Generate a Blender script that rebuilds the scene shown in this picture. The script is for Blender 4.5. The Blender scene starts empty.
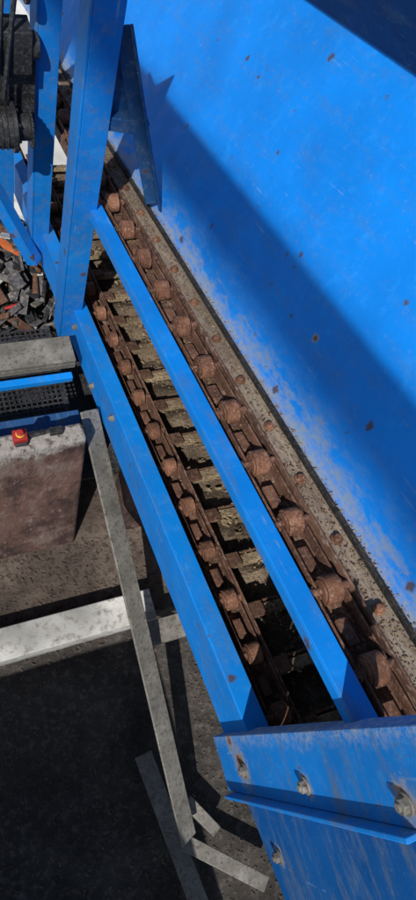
import bpy, bmesh, math, random
from mathutils import Vector, Matrix
random.seed(7)
H = 2.9
AL = math.atan2(.322, .9467)
scene = bpy.context.scene

# ---------------------------------------------------------------- materials
def nt(name):
    m = bpy.data.materials.new(name); m.use_nodes = True
    t = m.node_tree; b = t.nodes['Principled BSDF']
    return m, t, b
def N(t, typ, **kw):
    n = t.nodes.new(typ)
    for k, v in kw.items():
        if k in n.inputs: n.inputs[k].default_value = v
        else: setattr(n, k, v)
    return n
def coords(t, scale=(1,1,1)):
    tc = N(t, 'ShaderNodeTexCoord'); mp = N(t, 'ShaderNodeMapping')
    mp.inputs['Scale'].default_value = scale
    t.links.new(tc.outputs['Object'], mp.inputs['Vector'])
    return mp.outputs['Vector'], tc
def noise(t, vec, scale, detail=5, rough=.6):
    n = N(t, 'ShaderNodeTexNoise'); n.inputs['Scale'].default_value = scale
    n.inputs['Detail'].default_value = detail; n.inputs['Roughness'].default_value = rough
    t.links.new(vec, n.inputs['Vector']); return n.outputs['Fac']
def ramp(t, fac, a, b, lo=0, hi=1):
    m = N(t, 'ShaderNodeMapRange'); m.clamp = True
    m.inputs['From Min'].default_value = a; m.inputs['From Max'].default_value = b
    m.inputs['To Min'].default_value = lo; m.inputs['To Max'].default_value = hi
    t.links.new(fac, m.inputs['Value']); return m.outputs['Result']
def mul(t, a, b, op='MULTIPLY'):
    m = N(t, 'ShaderNodeMath', operation=op)
    for i, v in enumerate((a, b)):
        if isinstance(v, (int, float)): m.inputs[i].default_value = v
        else: t.links.new(v, m.inputs[i])
    return m.outputs[0]
def mix(t, fac, a, b):
    m = N(t, 'ShaderNodeMix', data_type='RGBA')
    if isinstance(fac, (int, float)): m.inputs[0].default_value = fac
    else: t.links.new(fac, m.inputs[0])
    for i, v in ((6, a), (7, b)):
        if isinstance(v, tuple): m.inputs[i].default_value = (*v, 1)
        else: t.links.new(v, m.inputs[i])
    return m.outputs[2]
def bump(t, b, h, s=.3, d=.002):
    n = N(t, 'ShaderNodeBump'); n.inputs['Strength'].default_value = s
    n.inputs['Distance'].default_value = d
    t.links.new(h, n.inputs['Height']); t.links.new(n.outputs[0], b.inputs['Normal'])

def grime(name, c1, c2, c3, sc=8, rough=.85, metal=0, bs=.6, bd=.003, scale=(1,1,1), stain=.45):
    m, t, b = nt(name); v, tc = coords(t, scale)
    n1 = noise(t, v, sc, 4); n2 = noise(t, v, sc*6, 4, .7); n3 = noise(t, v, sc*.4+1, 2)
    c = mix(t, ramp(t, n1, .38, .62), c1, c2)
    c = mix(t, ramp(t, n2, .5, .68), c, c3)
    c = mix(t, ramp(t, n3, .4, .72, 0, stain), c, tuple(x*.35 for x in c1))
    t.links.new(c, b.inputs['Base Color'])
    b.inputs['Roughness'].default_value = rough; b.inputs['Metallic'].default_value = metal
    b.inputs['Specular IOR Level'].default_value = .25
    nb = noise(t, v, sc*6, 3, .7)
    bump(t, b, nb, bs, bd)
    return m

def blue(name, base=(.002,.22,.72), spots=.5, dust=None, dirt=.25, vs=14, pts=(), scr=(60,3,60), dustz=None, wear=.66, sa=.35):
    m, t, b = nt(name); v, tc = coords(t)
    n1 = noise(t, v, 4, 3); nf = noise(t, v, 80, 5, .75); nm = noise(t, v, 18, 5, .7)
    dark = (base[0], base[1]*.76, base[2]*.78); pale = (base[0]+.03, min(.42, base[1]*1.25+.02), min(.85, base[2]*1.05))
    c = mix(t, ramp(t, n1, .3, .7), dark, base)
    c = mix(t, ramp(t, nm, .54, .78, 0, .5), c, pale)
    v2, _ = coords(t, (3, .7, 3)); ns = noise(t, v2, 9, 5, .7)
    c = mix(t, ramp(t, ns, .50, .8, 0, dirt*1.8), c, (.09,.13,.18))
    c = mix(t, mul(t, ramp(t, nf, .56, .66, 0, .4), ramp(t, ns, .42, .60)), c, (.12,.27,.48))
    v3, _ = coords(t, scr); n3 = noise(t, v3, 1.6, 2, .5)
    sm = mul(t, ramp(t, n3, .69, .72), ramp(t, nm, .48, .58)); sm = mul(t, sm, sa)
    c = mix(t, sm, c, (.22,.36,.54))
    if dust:
        sp = N(t, 'ShaderNodeSeparateXYZ'); t.links.new(tc.outputs['Object'], sp.inputs[0])
        v4, _ = coords(t, (1.5, .5, 1.5)); nd = noise(t, v4, 22, 6, .75)
        hh = mul(t, sp.outputs[2], mul(t, nd, .20), 'SUBTRACT')
        g = ramp(t, hh, dust[0]-.096, dust[1]-.095, 1, 0)
        g = mul(t, g, ramp(t, nf, .35, .6, .35, 1))
        c = mix(t, g, c, (.31,.30,.28))
        g2 = ramp(t, sp.outputs[2], dust[0], dust[0]+.13, .7, 0)
        c = mix(t, mul(t, g2, ramp(t, nd, .46, .62)), c, (.17,.28,.42))
    if dustz:
        sp = N(t, 'ShaderNodeSeparateXYZ'); t.links.new(tc.outputs['Object'], sp.inputs[0])
        g = ramp(t, mul(t, sp.outputs[1], mul(t, nm, .07), 'SUBTRACT'), dustz[0], dustz[1], 0, 1)
        g = mul(t, g, ramp(t, nf, .40, .58))
        c = mix(t, g, c, (.33,.36,.38))
    vo = N(t, 'ShaderNodeTexVoronoi'); vo.inputs['Scale'].default_value = vs
    wob = N(t, 'ShaderNodeVectorMath', operation='ADD')
    nz = N(t, 'ShaderNodeTexNoise'); nz.inputs['Scale'].default_value = 70; nz.inputs['Detail'].default_value = 3
    t.links.new(v, nz.inputs['Vector'])
    sc = N(t, 'ShaderNodeVectorMath', operation='SCALE'); sc.inputs['Scale'].default_value = .022
    t.links.new(nz.outputs['Color'], sc.inputs[0])
    t.links.new(v, wob.inputs[0]); t.links.new(sc.outputs[0], wob.inputs[1])
    t.links.new(wob.outputs[0], vo.inputs['Vector'])
    sr = N(t, 'ShaderNodeSeparateColor'); t.links.new(vo.outputs['Color'], sr.inputs[0])
    rad = ramp(t, sr.outputs[0], 1-spots, 1, -.02, .20)
    d = mul(t, rad, vo.outputs['Distance'], 'SUBTRACT')
    ms = ramp(t, d, .02, .05, 0, .8)
    halo = ramp(t, d, -.06, .03, 0, .55)
    c = mix(t, halo, c, (.05,.10,.2))
    c = mix(t, ms, c, (.075,.045,.04))
    ch = mul(t, ramp(t, nf, wear-.03, wear+.01), ramp(t, nm, .5, .58))
    c = mix(t, ch, c, (.08,.06,.055))
    for p, r in pts:
        dd = N(t, 'ShaderNodeVectorMath', operation='DISTANCE'); t.links.new(v, dd.inputs[0]); dd.inputs[1].default_value = p
        e = mul(t, dd.outputs['Value'], mul(t, nf, r*2.6), 'ADD')
        c = mix(t, ramp(t, e, r*2.5, r*1.8), c, (.26,.26,.26))
        c = mix(t, ramp(t, e, r*2.0, r*1.6), c, (.15,.08,.05))
    t.links.new(c, b.inputs['Base Color'])
    r = ramp(t, nm, .3, .7, .5, .8); t.links.new(r, b.inputs['Roughness'])
    b.inputs['Specular IOR Level'].default_value = .2
    hb = mul(t, mul(t, noise(t, v, 60, 2, .7), .35), mul(t, noise(t, v, 4, 1), 3.5), 'ADD')
    bump(t, b, hb, .45, .003)
    return m

def up(p): return (p[0], p[1], p[2]+H)
M_BLUE = blue('blue_paint', dirt=.42, wear=.64)
M_POST = blue('post_blue_paint', base=(.004,.17,.56), dirt=.45, scr=(60,60,3))
BP = [(.447,-.209,-1.183), (.447,-.194,-1.512), (.462,-.369,-1.504), (.447,-.215,-.854)]
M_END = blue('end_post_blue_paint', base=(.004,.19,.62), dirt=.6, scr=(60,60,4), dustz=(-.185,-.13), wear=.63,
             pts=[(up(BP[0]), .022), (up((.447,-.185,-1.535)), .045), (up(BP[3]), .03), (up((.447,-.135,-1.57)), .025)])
M_SHEET = blue('side_sheet_shaded_blue', base=(.003,.085,.30), dirt=.6, scr=(60,60,4), pts=[(up(BP[2]), .022)])  # darker blue: the sheet's shade is put into its base colour
M_WALL = blue('hopper_blue_paint', base=(.0015,.235,.82), spots=.55, dust=(-1.0,-.95), dirt=.16, vs=17, sa=.28,
              pts=[((.7635,.937,-.845), .010)])
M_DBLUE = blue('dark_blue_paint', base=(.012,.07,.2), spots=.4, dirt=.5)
M_RUST = grime('rusted_links', (.075,.036,.024), (.16,.078,.050), (.26,.16,.12), 24, .85, 0, .55, .0012)
M_ROLL = grime('rusted_rollers', (.105,.046,.027), (.22,.10,.058), (.32,.20,.145), 26, .85, 0, .7, .0014, stain=.75)
M_RAIL = grime('rusted_rail', (.08,.042,.03), (.17,.09,.06), (.33,.24,.19), 16, .85, 0, .6, .0015, (1,.5,1))
M_RUSTD = grime('dark_rusted_steel', (.06,.03,.02), (.12,.06,.04), (.2,.13,.09), 18, .85, 0, .9, .002)
M_DECK = grime('dusty_deck', (.20,.155,.12), (.33,.275,.215), (.12,.085,.065), 11, .95, 0, 1, .004, (2,.5,1), stain=.75)
M_SLAT = grime('slat_wood', (.19,.14,.085), (.30,.235,.15), (.10,.07,.045), 18, .95, 0, 1, .006)
M_PAN = grime('pan_dirt', (.12,.088,.062), (.20,.155,.11), (.07,.052,.038), 16, .97, 0, 1, .010, stain=.7)
M_RUB = grime('rubber_seal', (.012,.012,.014), (.03,.03,.032), (.08,.07,.06), 20, .8)
M_GALV = grime('weathered_steel', (.15,.145,.13), (.24,.23,.21), (.09,.07,.05), 12, .65, .1, .5, .002, stain=.6)
M_WHITE = grime('chipped_white_paint', (.40,.40,.38), (.60,.60,.58), (.18,.16,.14), 5, .75, 0, .5, .003, stain=.9)
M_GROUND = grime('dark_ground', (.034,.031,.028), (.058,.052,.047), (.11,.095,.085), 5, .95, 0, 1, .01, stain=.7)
M_FLOOR = grime('dirty_concrete_floor', (.075,.058,.048), (.125,.10,.082), (.045,.034,.03), 5, .95, 0, 1, .012, stain=.8)
M_YARD = grime('pale_concrete', (.5,.5,.48), (.62,.62,.6), (.4,.4,.38), 2, .9)
M_BLACK = grime('black_machinery', (.012,.013,.016), (.03,.032,.04), (.08,.075,.065), 15, .5)
M_SCRAP = grime('scrap', (.03,.03,.035), (.10,.10,.11), (.22,.2,.18), 9, .6)
M_RED = grime('red_plastic', (.30,.02,.02), (.42,.03,.03), (.15,.02,.02), 30, .6, 0, .1)
M_ORG = grime('orange_plastic', (.45,.10,.03), (.5,.16,.05), (.2,.08,.03), 30, .6, 0, .1)
M_YEL = grime('yellow_plastic', (.6,.4,.03), (.65,.45,.04), (.4,.25,.03), 30, .5, 0, .1)

def wallmat():
    m, t, b = nt('stained_concrete'); v, tc = coords(t, (1,1,.6))
    n1 = noise(t, v, 6, 6, .75); n2 = noise(t, v, 45, 5, .7); n3 = noise(t, v, 3, 5, .7)
    sp = N(t, 'ShaderNodeSeparateXYZ'); t.links.new(tc.outputs['Object'], sp.inputs[0])
    c = mix(t, ramp(t, n1, .42, .58), (.028,.013,.012), (.105,.055,.044))
    c = mix(t, ramp(t, n3, .54, .60, 0, .7), c, (.13,.105,.09))
    c = mix(t, ramp(t, n2, .58, .68, 0, .8), c, (.19,.16,.14))
    c = mix(t, ramp(t, n3, .46, .38, 0, .8), c, (.018,.011,.010))
    hz = mul(t, sp.outputs[2], mul(t, n1, .28), 'ADD')
    c = mix(t, ramp(t, hz, 1.12, 1.15), c, (.25,.235,.22))
    c = mix(t, mul(t, ramp(t, hz, 1.11, 1.14), ramp(t, n2, .52, .6)), c, (.09,.07,.06))
    t.links.new(c, b.inputs['Base Color']); b.inputs['Roughness'].default_value = .85
    bump(t, b, noise(t, v, 30, 3, .7), .9, .010); return m
M_CWALL = wallmat()

# ---------------------------------------------------------------- mesh helpers
class MB:
    def __init__(s): s.bm = bmesh.new()
    def xf(s, verts, M): bmesh.ops.transform(s.bm, matrix=M, verts=verts)
    def box(s, lo, hi, mi=0):
        r = bmesh.ops.create_cube(s.bm, size=1)
        c = [(a+b)/2 for a, b in zip(lo, hi)]; d = [abs(b-a) for a, b in zip(lo, hi)]
        s.xf(r['verts'], Matrix.Translation(c) @ Matrix.Diagonal((*d, 1)))
        for f in {f for v in r['verts'] for f in v.link_faces}: f.material_index = mi
        return r['verts']
    def obox(s, M, size, mi=0):
        r = bmesh.ops.create_cube(s.bm, size=1)
        s.xf(r['verts'], M @ Matrix.Diagonal((*size, 1)))
        for f in {f for v in r['verts'] for f in v.link_faces}: f.material_index = mi
    def beam(s, p, q, w, h, roll=0, mi=0, angle=False, th=.008):
        p = Vector(p); q = Vector(q); d = q-p
        R = d.to_track_quat('Y', 'Z').to_matrix().to_4x4() @ Matrix.Rotation(roll, 4, 'Y')
        M = Matrix.Translation((p+q)/2) @ R
        if angle:
            s.obox(M @ Matrix.Translation((0,0,h/2-th/2)), (w, d.length, th), mi)
            s.obox(M @ Matrix.Translation((-w/2+th/2,0,-th/2)), (th, d.length, h-th), mi)
        else: s.obox(M, (w, d.length, h), mi)
    def cyl(s, c, axis, r, L, seg=20, r2=None, mi=0):
        g = bmesh.ops.create_cone(s.bm, cap_ends=True, segments=seg, radius1=r, radius2=r if r2 is None else r2, depth=L)
        R = Vector(axis).to_track_quat('Z', 'Y').to_matrix().to_4x4()
        s.xf(g['verts'], Matrix.Translation(c) @ R)
        for f in {f for v in g['verts'] for f in v.link_faces}: f.material_index = mi
    def prism(s, pts, off, mi=0):
        vs = [s.bm.verts.new(p) for p in pts]; f = s.bm.faces.new(vs); f.material_index = mi
        e = bmesh.ops.extrude_face_region(s.bm, geom=[f])
        vv = [x for x in e['geom'] if isinstance(x, bmesh.types.BMVert)]
        bmesh.ops.translate(s.bm, vec=off, verts=vv)
    def finish(s, name, mats, conv=False, bevel=.0015, parent=None, smooth=True):
        bmesh.ops.recalc_face_normals(s.bm, faces=s.bm.faces)
        me = bpy.data.meshes.new(name); s.bm.to_mesh(me); s.bm.free()
        for m in (mats if isinstance(mats, list) else [mats]): me.materials.append(m)
        o = bpy.data.objects.new(name, me); scene.collection.objects.link(o)
        if conv: o.rotation_euler = (-AL, 0, 0); o.location = (0, 0, H)
        if bevel:
            b = o.modifiers.new('b', 'BEVEL'); b.width = bevel; b.segments = 2; b.limit_method = 'ANGLE'
        if smooth:
            for p in me.polygons: p.use_smooth = True
            try:
                me.set_sharp_from_angle(angle=math.radians(35))
            except Exception: pass
        if parent: o.parent = parent
        return o
def empty(name):
    e = bpy.data.objects.new(name, None); scene.collection.objects.link(e); return e
def hexbolt(mb, c, axis, r=.015, mi=0):
    a = Vector(axis).normalized(); c = Vector(c)
    mb.cyl(c+a*.002, a, r*1.35, .004, 20, mi=mi)
    mb.cyl(c+a*.008, a, r, .010, 6, mi=mi)
    mb.cyl(c+a*.014, a, r*.55, .006, 12, mi=mi)

# ---------------------------------------------------------------- conveyor (local axes: c across, u along, w normal)
conv = empty('chain_conveyor')
PITCH = .157
def strand(name, c0, w0, ustart, uend, off):
    mb = MB(); u = ustart+off; i = 0
    while u < uend:
        j = random.uniform(-.002, .002); w1 = w0+.002+j
        mb.cyl((c0, u, w1), (1,0,0), .0278, .032, 32, mi=1)
        mb.cyl((c0-.0175, u, w1), (1,0,0), .0225, .004, 32, mi=1)
        mb.cyl((c0, u, w1), (1,0,0), .0085, .080, 12)
        mb.cyl((c0-.040, u, w1), (1,0,0), .0125, .005, 12)
        for sd in (-1, 1):
            o = (.0245 if i % 2 else .0305)*sd
            mb.box((c0+o-.0025, u-.014, w0-.020+j), (c0+o+.0025, u+PITCH+.014, w0+.007+j))
        mb.box((c0-.012, u+.052, w0-.022), (c0+.012, u+PITCH-.052, w0-.012))
        u += PITCH; i += 1
    return mb.finish(name, [M_RUST, M_ROLL], True, .0022, conv)
strand('upper_roller_chain', .570, -1.000, -.7, 3.3, .277+.7-6*PITCH)
strand('lower_roller_chain', .577, -1.500, -.7, 3.3, .5879*1.498/.7575*.985+.7-11*PITCH+.03)

mb = MB()
for w0 in (-1.0, -1.5):
    mb.box((.526, -.7, w0-.045), (.531, 3.3, w0-.004))
    mb.box((.531, -.7, w0-.045), (.612, 3.3, w0-.037))
    mb.box((.611, -.7, w0-.045), (.616, 3.3, w0+.010))
mb.finish('guide_rails', M_RAIL, True, .001, conv)

mb = MB()
mb.box((.6165, -.7, -1.03), (.70, 3.3, -1.004))
mb.finish('deck_strip', M_DECK, True, .002, conv)
mb = MB()
mb.box((.70, -.7, -1.035), (1.15, 3.3, -1.012))
mb.finish('deck_plate', M_DBLUE, True, .002, conv)
mb = MB()
u = -.6+.03
while u < 3.2:
    c_ = .640+random.uniform(-.002,.002)
    mb.cyl((c_, u, -1.001), (0,0,1), .0125, .006, 16); mb.cyl((c_, u, -.996), (0,0,1), .0095, .010, 14, .007)
    u += PITCH
mb.finish('deck_bolts', M_ROLL, True, .0015, conv)
mb = MB()
mb.box((.666, -.7, -1.003), (.6745, 3.3, -.988))
mb.finish('rubber_seal', M_RUB, True, .001, conv)

mb = MB()
u = -.6
while u < 3.2:
    a = random.uniform(-.03, .03); dz = random.uniform(-.006, .003)
    M = Matrix.Translation((.86, u, -1.515+dz)) @ Matrix.Rotation(a, 4, 'Z')
    mb.obox(M, (.48, random.uniform(.026,.036), .018), 0)
    mb.obox(M @ Matrix.Translation((0,.024,-.014)), (.48, .008, .04), 1)
    mb.obox(Matrix.Translation((.633, u, -1.499)), (.05, .045, .008), 1)
    u += PITCH
mb.finish('slats', [M_SLAT, M_RUSTD], True, .003, conv)
bm = bmesh.new()
nx, ny = 30, 220
g = [[bm.verts.new((.50+.66*i/nx, -.7+4.0*j/ny, -1.575+.014*random.random()+.01*math.sin(j*.9+i*.3))) for i in range(nx+1)] for j in range(ny+1)]
for j in range(ny):
    for i in range(nx): bm.faces.new((g[j][i], g[j][i+1], g[j+1][i+1], g[j+1][i]))
m_ = MB(); m_.bm.free(); m_.bm = bm
m_.finish('bottom_pan', M_PAN, True, 0, conv)
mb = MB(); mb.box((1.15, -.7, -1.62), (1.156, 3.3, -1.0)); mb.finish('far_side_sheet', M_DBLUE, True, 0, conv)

def chips(name, n, lo, hi, smin, smax, mat, conv_=True, parent=None, pos=None):
    mb = MB(); bm = mb.bm
    for _ in range(n):
        p = pos() if pos else [random.uniform(a, b) for a, b in zip(lo, hi)]
        s = random.uniform(smin, smax)
        R = Matrix.Rotation(random.uniform(0, 6.28), 4, 'Z') @ Matrix.Rotation(random.uniform(-.5, .5), 4, 'X')
        M = Matrix.Translation(p) @ R
        d = (s*random.uniform(.3, 1), s*random.uniform(.3, 2), s*random.uniform(.2, .5))
        vs = [bm.verts.new(M @ Vector((sx*d[0]*random.uniform(.5,1), sy*d[1]*random.uniform(.5,1), sz*d[2]))) for sx, sy, sz in
              ((-1,-1,-1),(1,-1,-1),(1,1,-1),(-1,1,-1),(0,0,1))]
        for q in ((0,1,4),(1,2,4),(2,3,4),(3,0,4),(3,2,1,0)): bm.faces.new([vs[x] for x in q])
    return mb.finish(name, mat, conv_, 0, parent, False)
chips('deck_debris', 2200, (.618,-.5,-1.004), (.665,3.2,-1.0), .001, .0035, M_SLAT, True, conv)
chips('deck_dirt', 1500, (.618,-.5,-1.004), (.665,3.2,-1.001), .001, .004, M_RUSTD, True, conv)
chips('pan_debris', 2600, (.62,-.2,-1.57), (1.0,3.2,-1.55), .002, .010, M_SLAT, True, conv)
chips('chain_debris', 900, (.533,-.3,-1.036), (.61,3.2,-1.03), .002, .006, M_SLAT, True, conv)
chips('lower_chain_debris', 700, (.533,-.3,-1.536), (.61,3.2,-1.53), .002, .006, M_SLAT, True, conv)
def slatpos():
    k = random.randint(2, 23)
    return (random.uniform(.62,.95), -.6+k*PITCH+random.gauss(0,.014), -1.505)
chips('slat_debris', 2600, None, None, .002, .008, M_SLAT, True, conv, slatpos)
chips('wall_foot_dust', 2400, (.675,-.5,-.999), (.686,3.2,-.984), .001, .0035, M_DECK, True, conv)

# side frame
mb = MB()
mb.box((.48, .12, -.981), (.522, 1.80, -.975)); mb.box((.48, .12, -1.008), (.486, 1.80, -.9812))
mb.finish('upper_side_bar', M_BLUE, True, .0015, conv)
mb = MB()
mb.box((.470, .27, -1.456), (.522, 3.3, -1.450)); mb.box((.470, .27, -1.628), (.477, 3.3, -1.4562))
mb.box((.477, .27, -1.628), (.51, 3.3, -1.622))
mb.finish('lower_side_beam', M_BLUE, True, .0015, conv)

mb = MB()
mb.prism([up((.447,-.12,-1.70)), up((.447,-.247,-1.70)), up((.447,-.247,-.845)), up((.447,-.12,-.745))], (.008,0,0))
mb.box(up((.4552, -.128, -1.70)), up((.50, -.12, -.80)))
mb.prism([up((.425,-.256,-1.665)), up((.462,-.256,-1.665)), up((.462,-.256,-.85)), up((.425,-.256,-.85))], (0,.0085,0))
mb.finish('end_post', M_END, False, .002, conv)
mb = MB()
mb.prism([up((.462,-.257,-.86)), up((.462,-.37,-.945)), up((.462,-1.1,-1.1)), up((.462,-1.1,-1.345)), up((.462,-.257,-1.631))], (.006,0,0))
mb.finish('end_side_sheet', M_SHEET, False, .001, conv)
mb = MB()
for p in BP: hexbolt(mb, up(p), (-1,0,0), .0115)
mb.finish('frame_bolts', M_GALV, False, .001, conv)
mb = MB()
for u_, w_ in ((1.90,-1.50), (1.66,-1.575), (1.42,-1.50)):
    hexbolt(mb, (.470, u_, w_), (-1,0,0), .010)
mb.finish('side_beam_bolts', M_GALV, True, .001, conv)

mb = MB()
mb.box(up((.428,1.36,-2.16)), up((.500,1.368,-.72)))
mb.box(up((.420,1.36,-2.16)), up((.4278,1.44,-.72)))
mb.finish('vertical_post', M_POST, False, .002, conv)
mb = MB()
mb.beam(up((.505,1.37,-.95)), up((.665,1.34,-1.47)), .040, .045, 0, angle=True)
mb.beam(up((.50,1.395,-1.20)), up((.61,1.395,-1.22)), .05, .04)
mb.prism([up((.501,1.40,-1.0)), up((.60,1.40,-1.24)), up((.501,1.40,-1.24))], (0,.006,0))
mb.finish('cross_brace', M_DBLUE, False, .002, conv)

# ---------------------------------------------------------------- hopper
hop = empty('hopper')
a = (.6755, -1.0); b = (1.017, -.4)
n = Vector((b[1]-a[1], -(b[0]-a[0]))).normalized()*.006
mb = MB()
mb.prism([(a[0],-.8,a[1]), (a[0],4.2,a[1]), (b[0],4.2,b[1]), (b[0],-.8,b[1])], (n.x, 0, n.y))
mb.finish('hopper_wall', M_WALL, True, 0, hop)
c2 = (.80, -.10)
mb = MB()
mb.prism([(b[0]-.004,-.8,b[1]+.001), (b[0]-.004,4.2,b[1]+.001), (c2[0],4.2,c2[1]), (c2[0],-.8,c2[1])], (.006,0,.004))
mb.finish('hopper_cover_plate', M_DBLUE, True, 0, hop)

# unseen casters added overhead for the shadow band on the hopper wall
mb = MB()
q = .176
mb.cyl((q*.819-.574*1.8, 1.5, q*.574+.819*1.8), (0,1,0), .042, 9.5, 32)
mb.finish('shadow_caster_pipe', M_GALV, True, .001)
mb = MB()
q = .122
M = Matrix.Translation((q*.819-.574*9, -7.5, q*.574+.819*9)) @ Matrix.Rotation(-math.atan2(.574,.819), 4, 'Y')
mb.obox(M, (.16, 13, .06)); mb.obox(M @ Matrix.Translation((0,0,.14)), (.02, 13, .22)); mb.obox(M @ Matrix.Translation((0,0,.28)), (.16, 13, .06))
mb.finish('shadow_caster_beam', M_GALV, True, .001)  # second added caster, set far off to soften the band's lower edge

# ---------------------------------------------------------------- supports under the conveyor
fr = empty('support_frame')
mb = MB()
mb.beam(up((.405,.955,-1.99)), up((.494,-.48,-2.70)), .078, .065, math.radians(-30), angle=True)
mb.beam(up((.425,.955,-2.01)), up((.510,-.48,-2.72)), .03, .03, math.radians(-30))
mb.finish('diagonal_leg', M_GALV, False, .002, fr)
mb = MB()
mb.beam(up((.440,-.17,-2.80)), up((.52,-.85,-2.80)), .07, .06, angle=True)
mb.beam(up((.50,-.50,-2.76)), up((.76,-.74,-2.76)), .055, .05, angle=True)
mb.beam(up((.56,-.38,-2.79)), up((.64,-.52,-2.79)), .045, .04)
mb.finish('foot_rails', M_GALV, False, .003, fr)
mb = MB()
mb.beam(up((.50,.24,-2.55)), up((.95,.24,-2.55)), .09, .06)
mb.finish('cross_rail', M_GALV, False, .003, fr)
mb = MB()
mb.box(up((-1.6,.30,-2.655)), up((.60,.42,-2.60)))
mb.box(up((-1.6,.30,-2.74)), up((.60,.31,-2.6552)))
mb.finish('white_steel_beam', M_WHITE, False, .004)

# ---------------------------------------------------------------- left background
mb = MB()
mb.prism([up((-2.5,.70,-2.70)), up((-2.5,.80,-1.873)), up((-2.5,.865,-1.873)), up((-2.5,.865,-2.70))], (2.87,0,0))
mb.prism([up((.56,.70,-2.70)), up((.56,.78,-2.05)), up((.56,.865,-2.05)), up((.56,.865,-2.70))], (1.2,0,0))
mb.finish('concrete_wall', M_CWALL, False, .012)
mb = MB()
mb.box(up((-1.6,1.16,-2.02)), up((.43,1.265,-2.0))); mb.box(up((-1.6,1.16,-2.05)), up((.43,1.17,-2.0202)))
mb.finish('grey_steel_beam', M_GALV, False, .003)
mb = MB()
mb.box(up((-1.6,1.165,-2.16)), up((.43,1.192,-2.13)))
mb.finish('blue_cross_beam', M_BLUE, False, .003)
mb = MB()
mb.box(up((-1.0,.93,-2.08)), up((.40,.99,-2.04)))
mb.finish('dark_cross_beam', M_DBLUE, False, .003)
mb = MB()
x = -1.0
while x < .40:
    mb.box(up((x,1.02,-2.30)), up((x+.005,1.5,-2.294))); x += .020
y = 1.03
while y < 1.5:
    mb.box(up((-1.0,y,-2.296)), up((.40,y+.005,-2.290))); y += .020
mb.box(up((.40,1.02,-2.31)), up((.42,1.5,-2.285)))
mb.finish('mesh_screen', M_BLACK, False, 0)
mb = MB(); mb.box(up((-1.0,.90,-2.52)), up((.6,1.6,-2.50))); mb.finish('chute_plate', M_BLACK, False, .002)

dev = empty('emergency_stop_switch')
mb = MB()
mb.box(up((.150,.818,-1.872)), up((.192,.855,-1.832)), 0)
mb.cyl(up((.171,.837,-1.828)), (0,0,1), .013, .008, 20, mi=1)
mb.cyl(up((.171,.837,-1.820)), (0,0,1), .011, .010, 20, mi=0)
mb.box(up((.153,.811,-1.866)), up((.189,.8178,-1.848)), 2)
mb.finish('switch_body', [M_RED, M_YEL, M_BLACK], False, .003, dev)
mb = MB()
mb.cyl(up((.225,.840,-1.855)), (1,.1,0), .007, .08, 14); mb.box(up((.262,.832,-1.872)), up((.30,.852,-1.848)))
mb.finish('switch_rod', M_BLACK, False, .001, dev)

mc = empty('feed_machine')
mb = MB()
mb.box(up((.43,1.86,-2.28)), up((.495,1.868,-.90))); mb.box(up((.422,1.86,-2.28)), up((.4298,1.95,-.90)))
mb.box(up((.34,2.2,-2.4)), up((.42,2.208,-.9))); mb.box(up((.332,2.2,-2.4)), up((.3398,2.28,-.9)))
mb.beam(up((.43,1.82,-2.28)), up((.24,1.95,-1.85)), .05, .05, angle=True)
mb.beam(up((.10,1.9,-1.10)), up((.46,1.93,-1.10)), .07, .05, angle=True)
mb.finish('columns', M_POST, False, .002, mc)
mb = MB()
X = (1, 0, 0)
mb.cyl(up((.245,1.76,-1.55)), X, .062, .17, 36); mb.cyl(up((.335,1.76,-1.55)), X, .075, .014, 36)
for k in range(9): mb.cyl(up((.175+.017*k,1.76,-1.55)), X, .0665, .004, 36)
mb.cyl(up((.360,1.76,-1.55)), X, .040, .05, 28); mb.cyl(up((.388,1.76,-1.55)), X, .055, .008, 24)
for k in range(24):
    a_ = k*math.pi/12
    mb.obox(Matrix.Translation(up((.388,1.76+.057*math.cos(a_),-1.55+.057*math.sin(a_)))) @ Matrix.Rotation(a_,4,'X'), (.006,.010,.008))
for k in range(8):
    a_ = k*math.pi/4
    mb.cyl(up((.345,1.76+.062*math.cos(a_),-1.55+.062*math.sin(a_))), X, .006, .01, 6)
mb.box(up((.20,1.73,-1.488)), up((.28,1.79,-1.455)))
mb.box(up((.30,1.80,-1.40)), up((.40,1.88,-1.27))); mb.cyl(up((.41,1.84,-1.335)), X, .035, .03, 28)
mb.box(up((.20,1.84,-1.66)), up((.42,1.86,-1.30)))
mb.beam(up((.29,1.77,-1.46)), up((.33,1.83,-1.05)), .012, .012)
mb.beam(up((.31,1.77,-1.46)), up((.37,1.83,-1.05)), .012, .012)
mb.cyl(up((.30,1.84,-1.15)), X, .045, .16, 32); mb.cyl(up((.385,1.84,-1.15)), X, .055, .012, 32)
mb.finish('gear_motor', M_BLACK, False, .002, mc)

mb = MB()
for i in range(900):
    r = random.random()**.6; th = random.uniform(0, 6.28)
    px, py = .30+.65*r*math.cos(th), 2.08+.42*r*math.sin(th)
    pz = -2.9+ .42*(1-r*r)*random.uniform(.55, 1.05)+.02
    q = Matrix.Translation(up((px, py, pz))) @ Matrix.Rotation(random.uniform(0,6.28),4,'Z') @ Matrix.Rotation(random.uniform(-.7,.7),4,'X')
    mi = random.choice((0,0,0,0,1,1,2,3)) if random.random() > .05 else random.choice((4,5,6,6))
    if random.random() < .75: mb.obox(q, (random.uniform(.008,.05), random.uniform(.03,.16), random.uniform(.003,.014)), mi)
    else:
        g = bmesh.ops.create_cone(mb.bm, cap_ends=True, segments=12, radius1=random.uniform(.006,.018), radius2=random.uniform(.006,.018), depth=random.uniform(.04,.14))
        mb.xf(g['verts'], q @ Matrix.Rotation(1.57,4,'X'))
        for f in {f for v in g['verts'] for f in v.link_faces}: f.material_index = mi
mb.finish('scrap_pile', [M_SCRAP, M_BLACK, M_RUSTD, M_GALV, M_ORG, M_RED, M_WHITE], False, .002)

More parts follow.
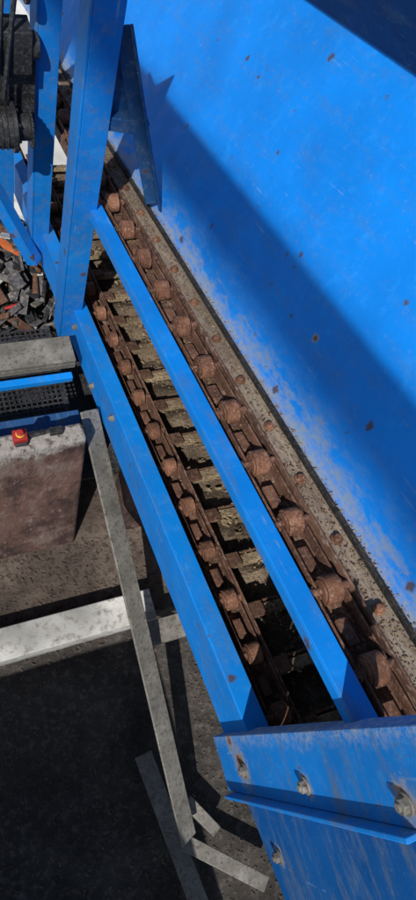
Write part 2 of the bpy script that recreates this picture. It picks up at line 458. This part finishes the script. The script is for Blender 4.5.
# ---------------------------------------------------------------- ground
def sheet(name, x0, x1, y0, y1, z, mat):
    mb = MB(); vs = [mb.bm.verts.new(p) for p in ((x0,y0,z),(x1,y0,z),(x1,y1,z),(x0,y1,z))]; mb.bm.faces.new(vs)
    return mb.finish(name, mat, False, 0, None, False)
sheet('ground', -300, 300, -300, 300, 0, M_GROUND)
mb = MB(); mb.box((-3, .33, -.02), (2.5, 1.5, .195)); mb.finish('concrete_floor', M_FLOOR, False, .01)
sheet('concrete_yard', -60, 60, 2.5, 80, .004, M_YARD)
chips('gravel', 2600, (-.4,-.9,.003), (.9,.32,.006), .0015, .009, M_FLOOR, False)
chips('floor_rubble', 1200, (-.6,.43,.197), (.9,.72,.20), .002, .012, M_FLOOR, False)

wk = empty('unseen_walkway')  # out of view, added and sized to shade the ground below
mb = MB()
mb.box(up((-1.7,-2.6,-1.64)), up((-.06,-.53,-1.60)))
for x in (-1.6,-.25):
    for y in (-2.5,-.8): mb.box(up((x-.03,y-.03,-2.9)), up((x+.03,y+.03,-1.641)))
mb.finish('unseen_walkway_deck', M_GALV, False, .003, wk)

# ---------------------------------------------------------------- light
S = Vector((-.574, -.683, 1.097)).normalized()
sun = bpy.data.lights.new('sun', 'SUN'); sun.energy = 4.9; sun.angle = math.radians(.5); sun.color = (1, .95, .88)
so = bpy.data.objects.new('sun', sun); scene.collection.objects.link(so)
so.rotation_euler = S.to_track_quat('Z', 'Y').to_euler()
w = bpy.data.worlds.new('World'); scene.world = w; w.use_nodes = True
t = w.node_tree; bg = t.nodes['Background']
sk = t.nodes.new('ShaderNodeTexSky'); sk.sky_type = 'NISHITA'; sk.sun_disc = False
sk.sun_elevation = math.asin(S.z); sk.sun_rotation = math.atan2(S.x, S.y)
t.links.new(sk.outputs[0], bg.inputs[0]); bg.inputs[1].default_value = .09

# ---------------------------------------------------------------- camera
cam = bpy.data.cameras.new('camera'); co = bpy.data.objects.new('camera', cam); scene.collection.objects.link(co)
cam.sensor_fit = 'VERTICAL'; cam.sensor_height = 24; cam.lens = 24*650/900
cam.clip_start = .02; cam.clip_end = 1000
R = Matrix(((.9194,.1801,-.3495),(-.2989,.8979,-.3233),(.2558,.4019,.8796)))
co.matrix_world = Matrix.Translation((0,0,H)) @ R.to_quaternion().to_matrix().to_4x4()
scene.camera = co
scene.view_settings.view_transform = 'Standard'; scene.view_settings.look = 'None'; scene.view_settings.exposure = 0
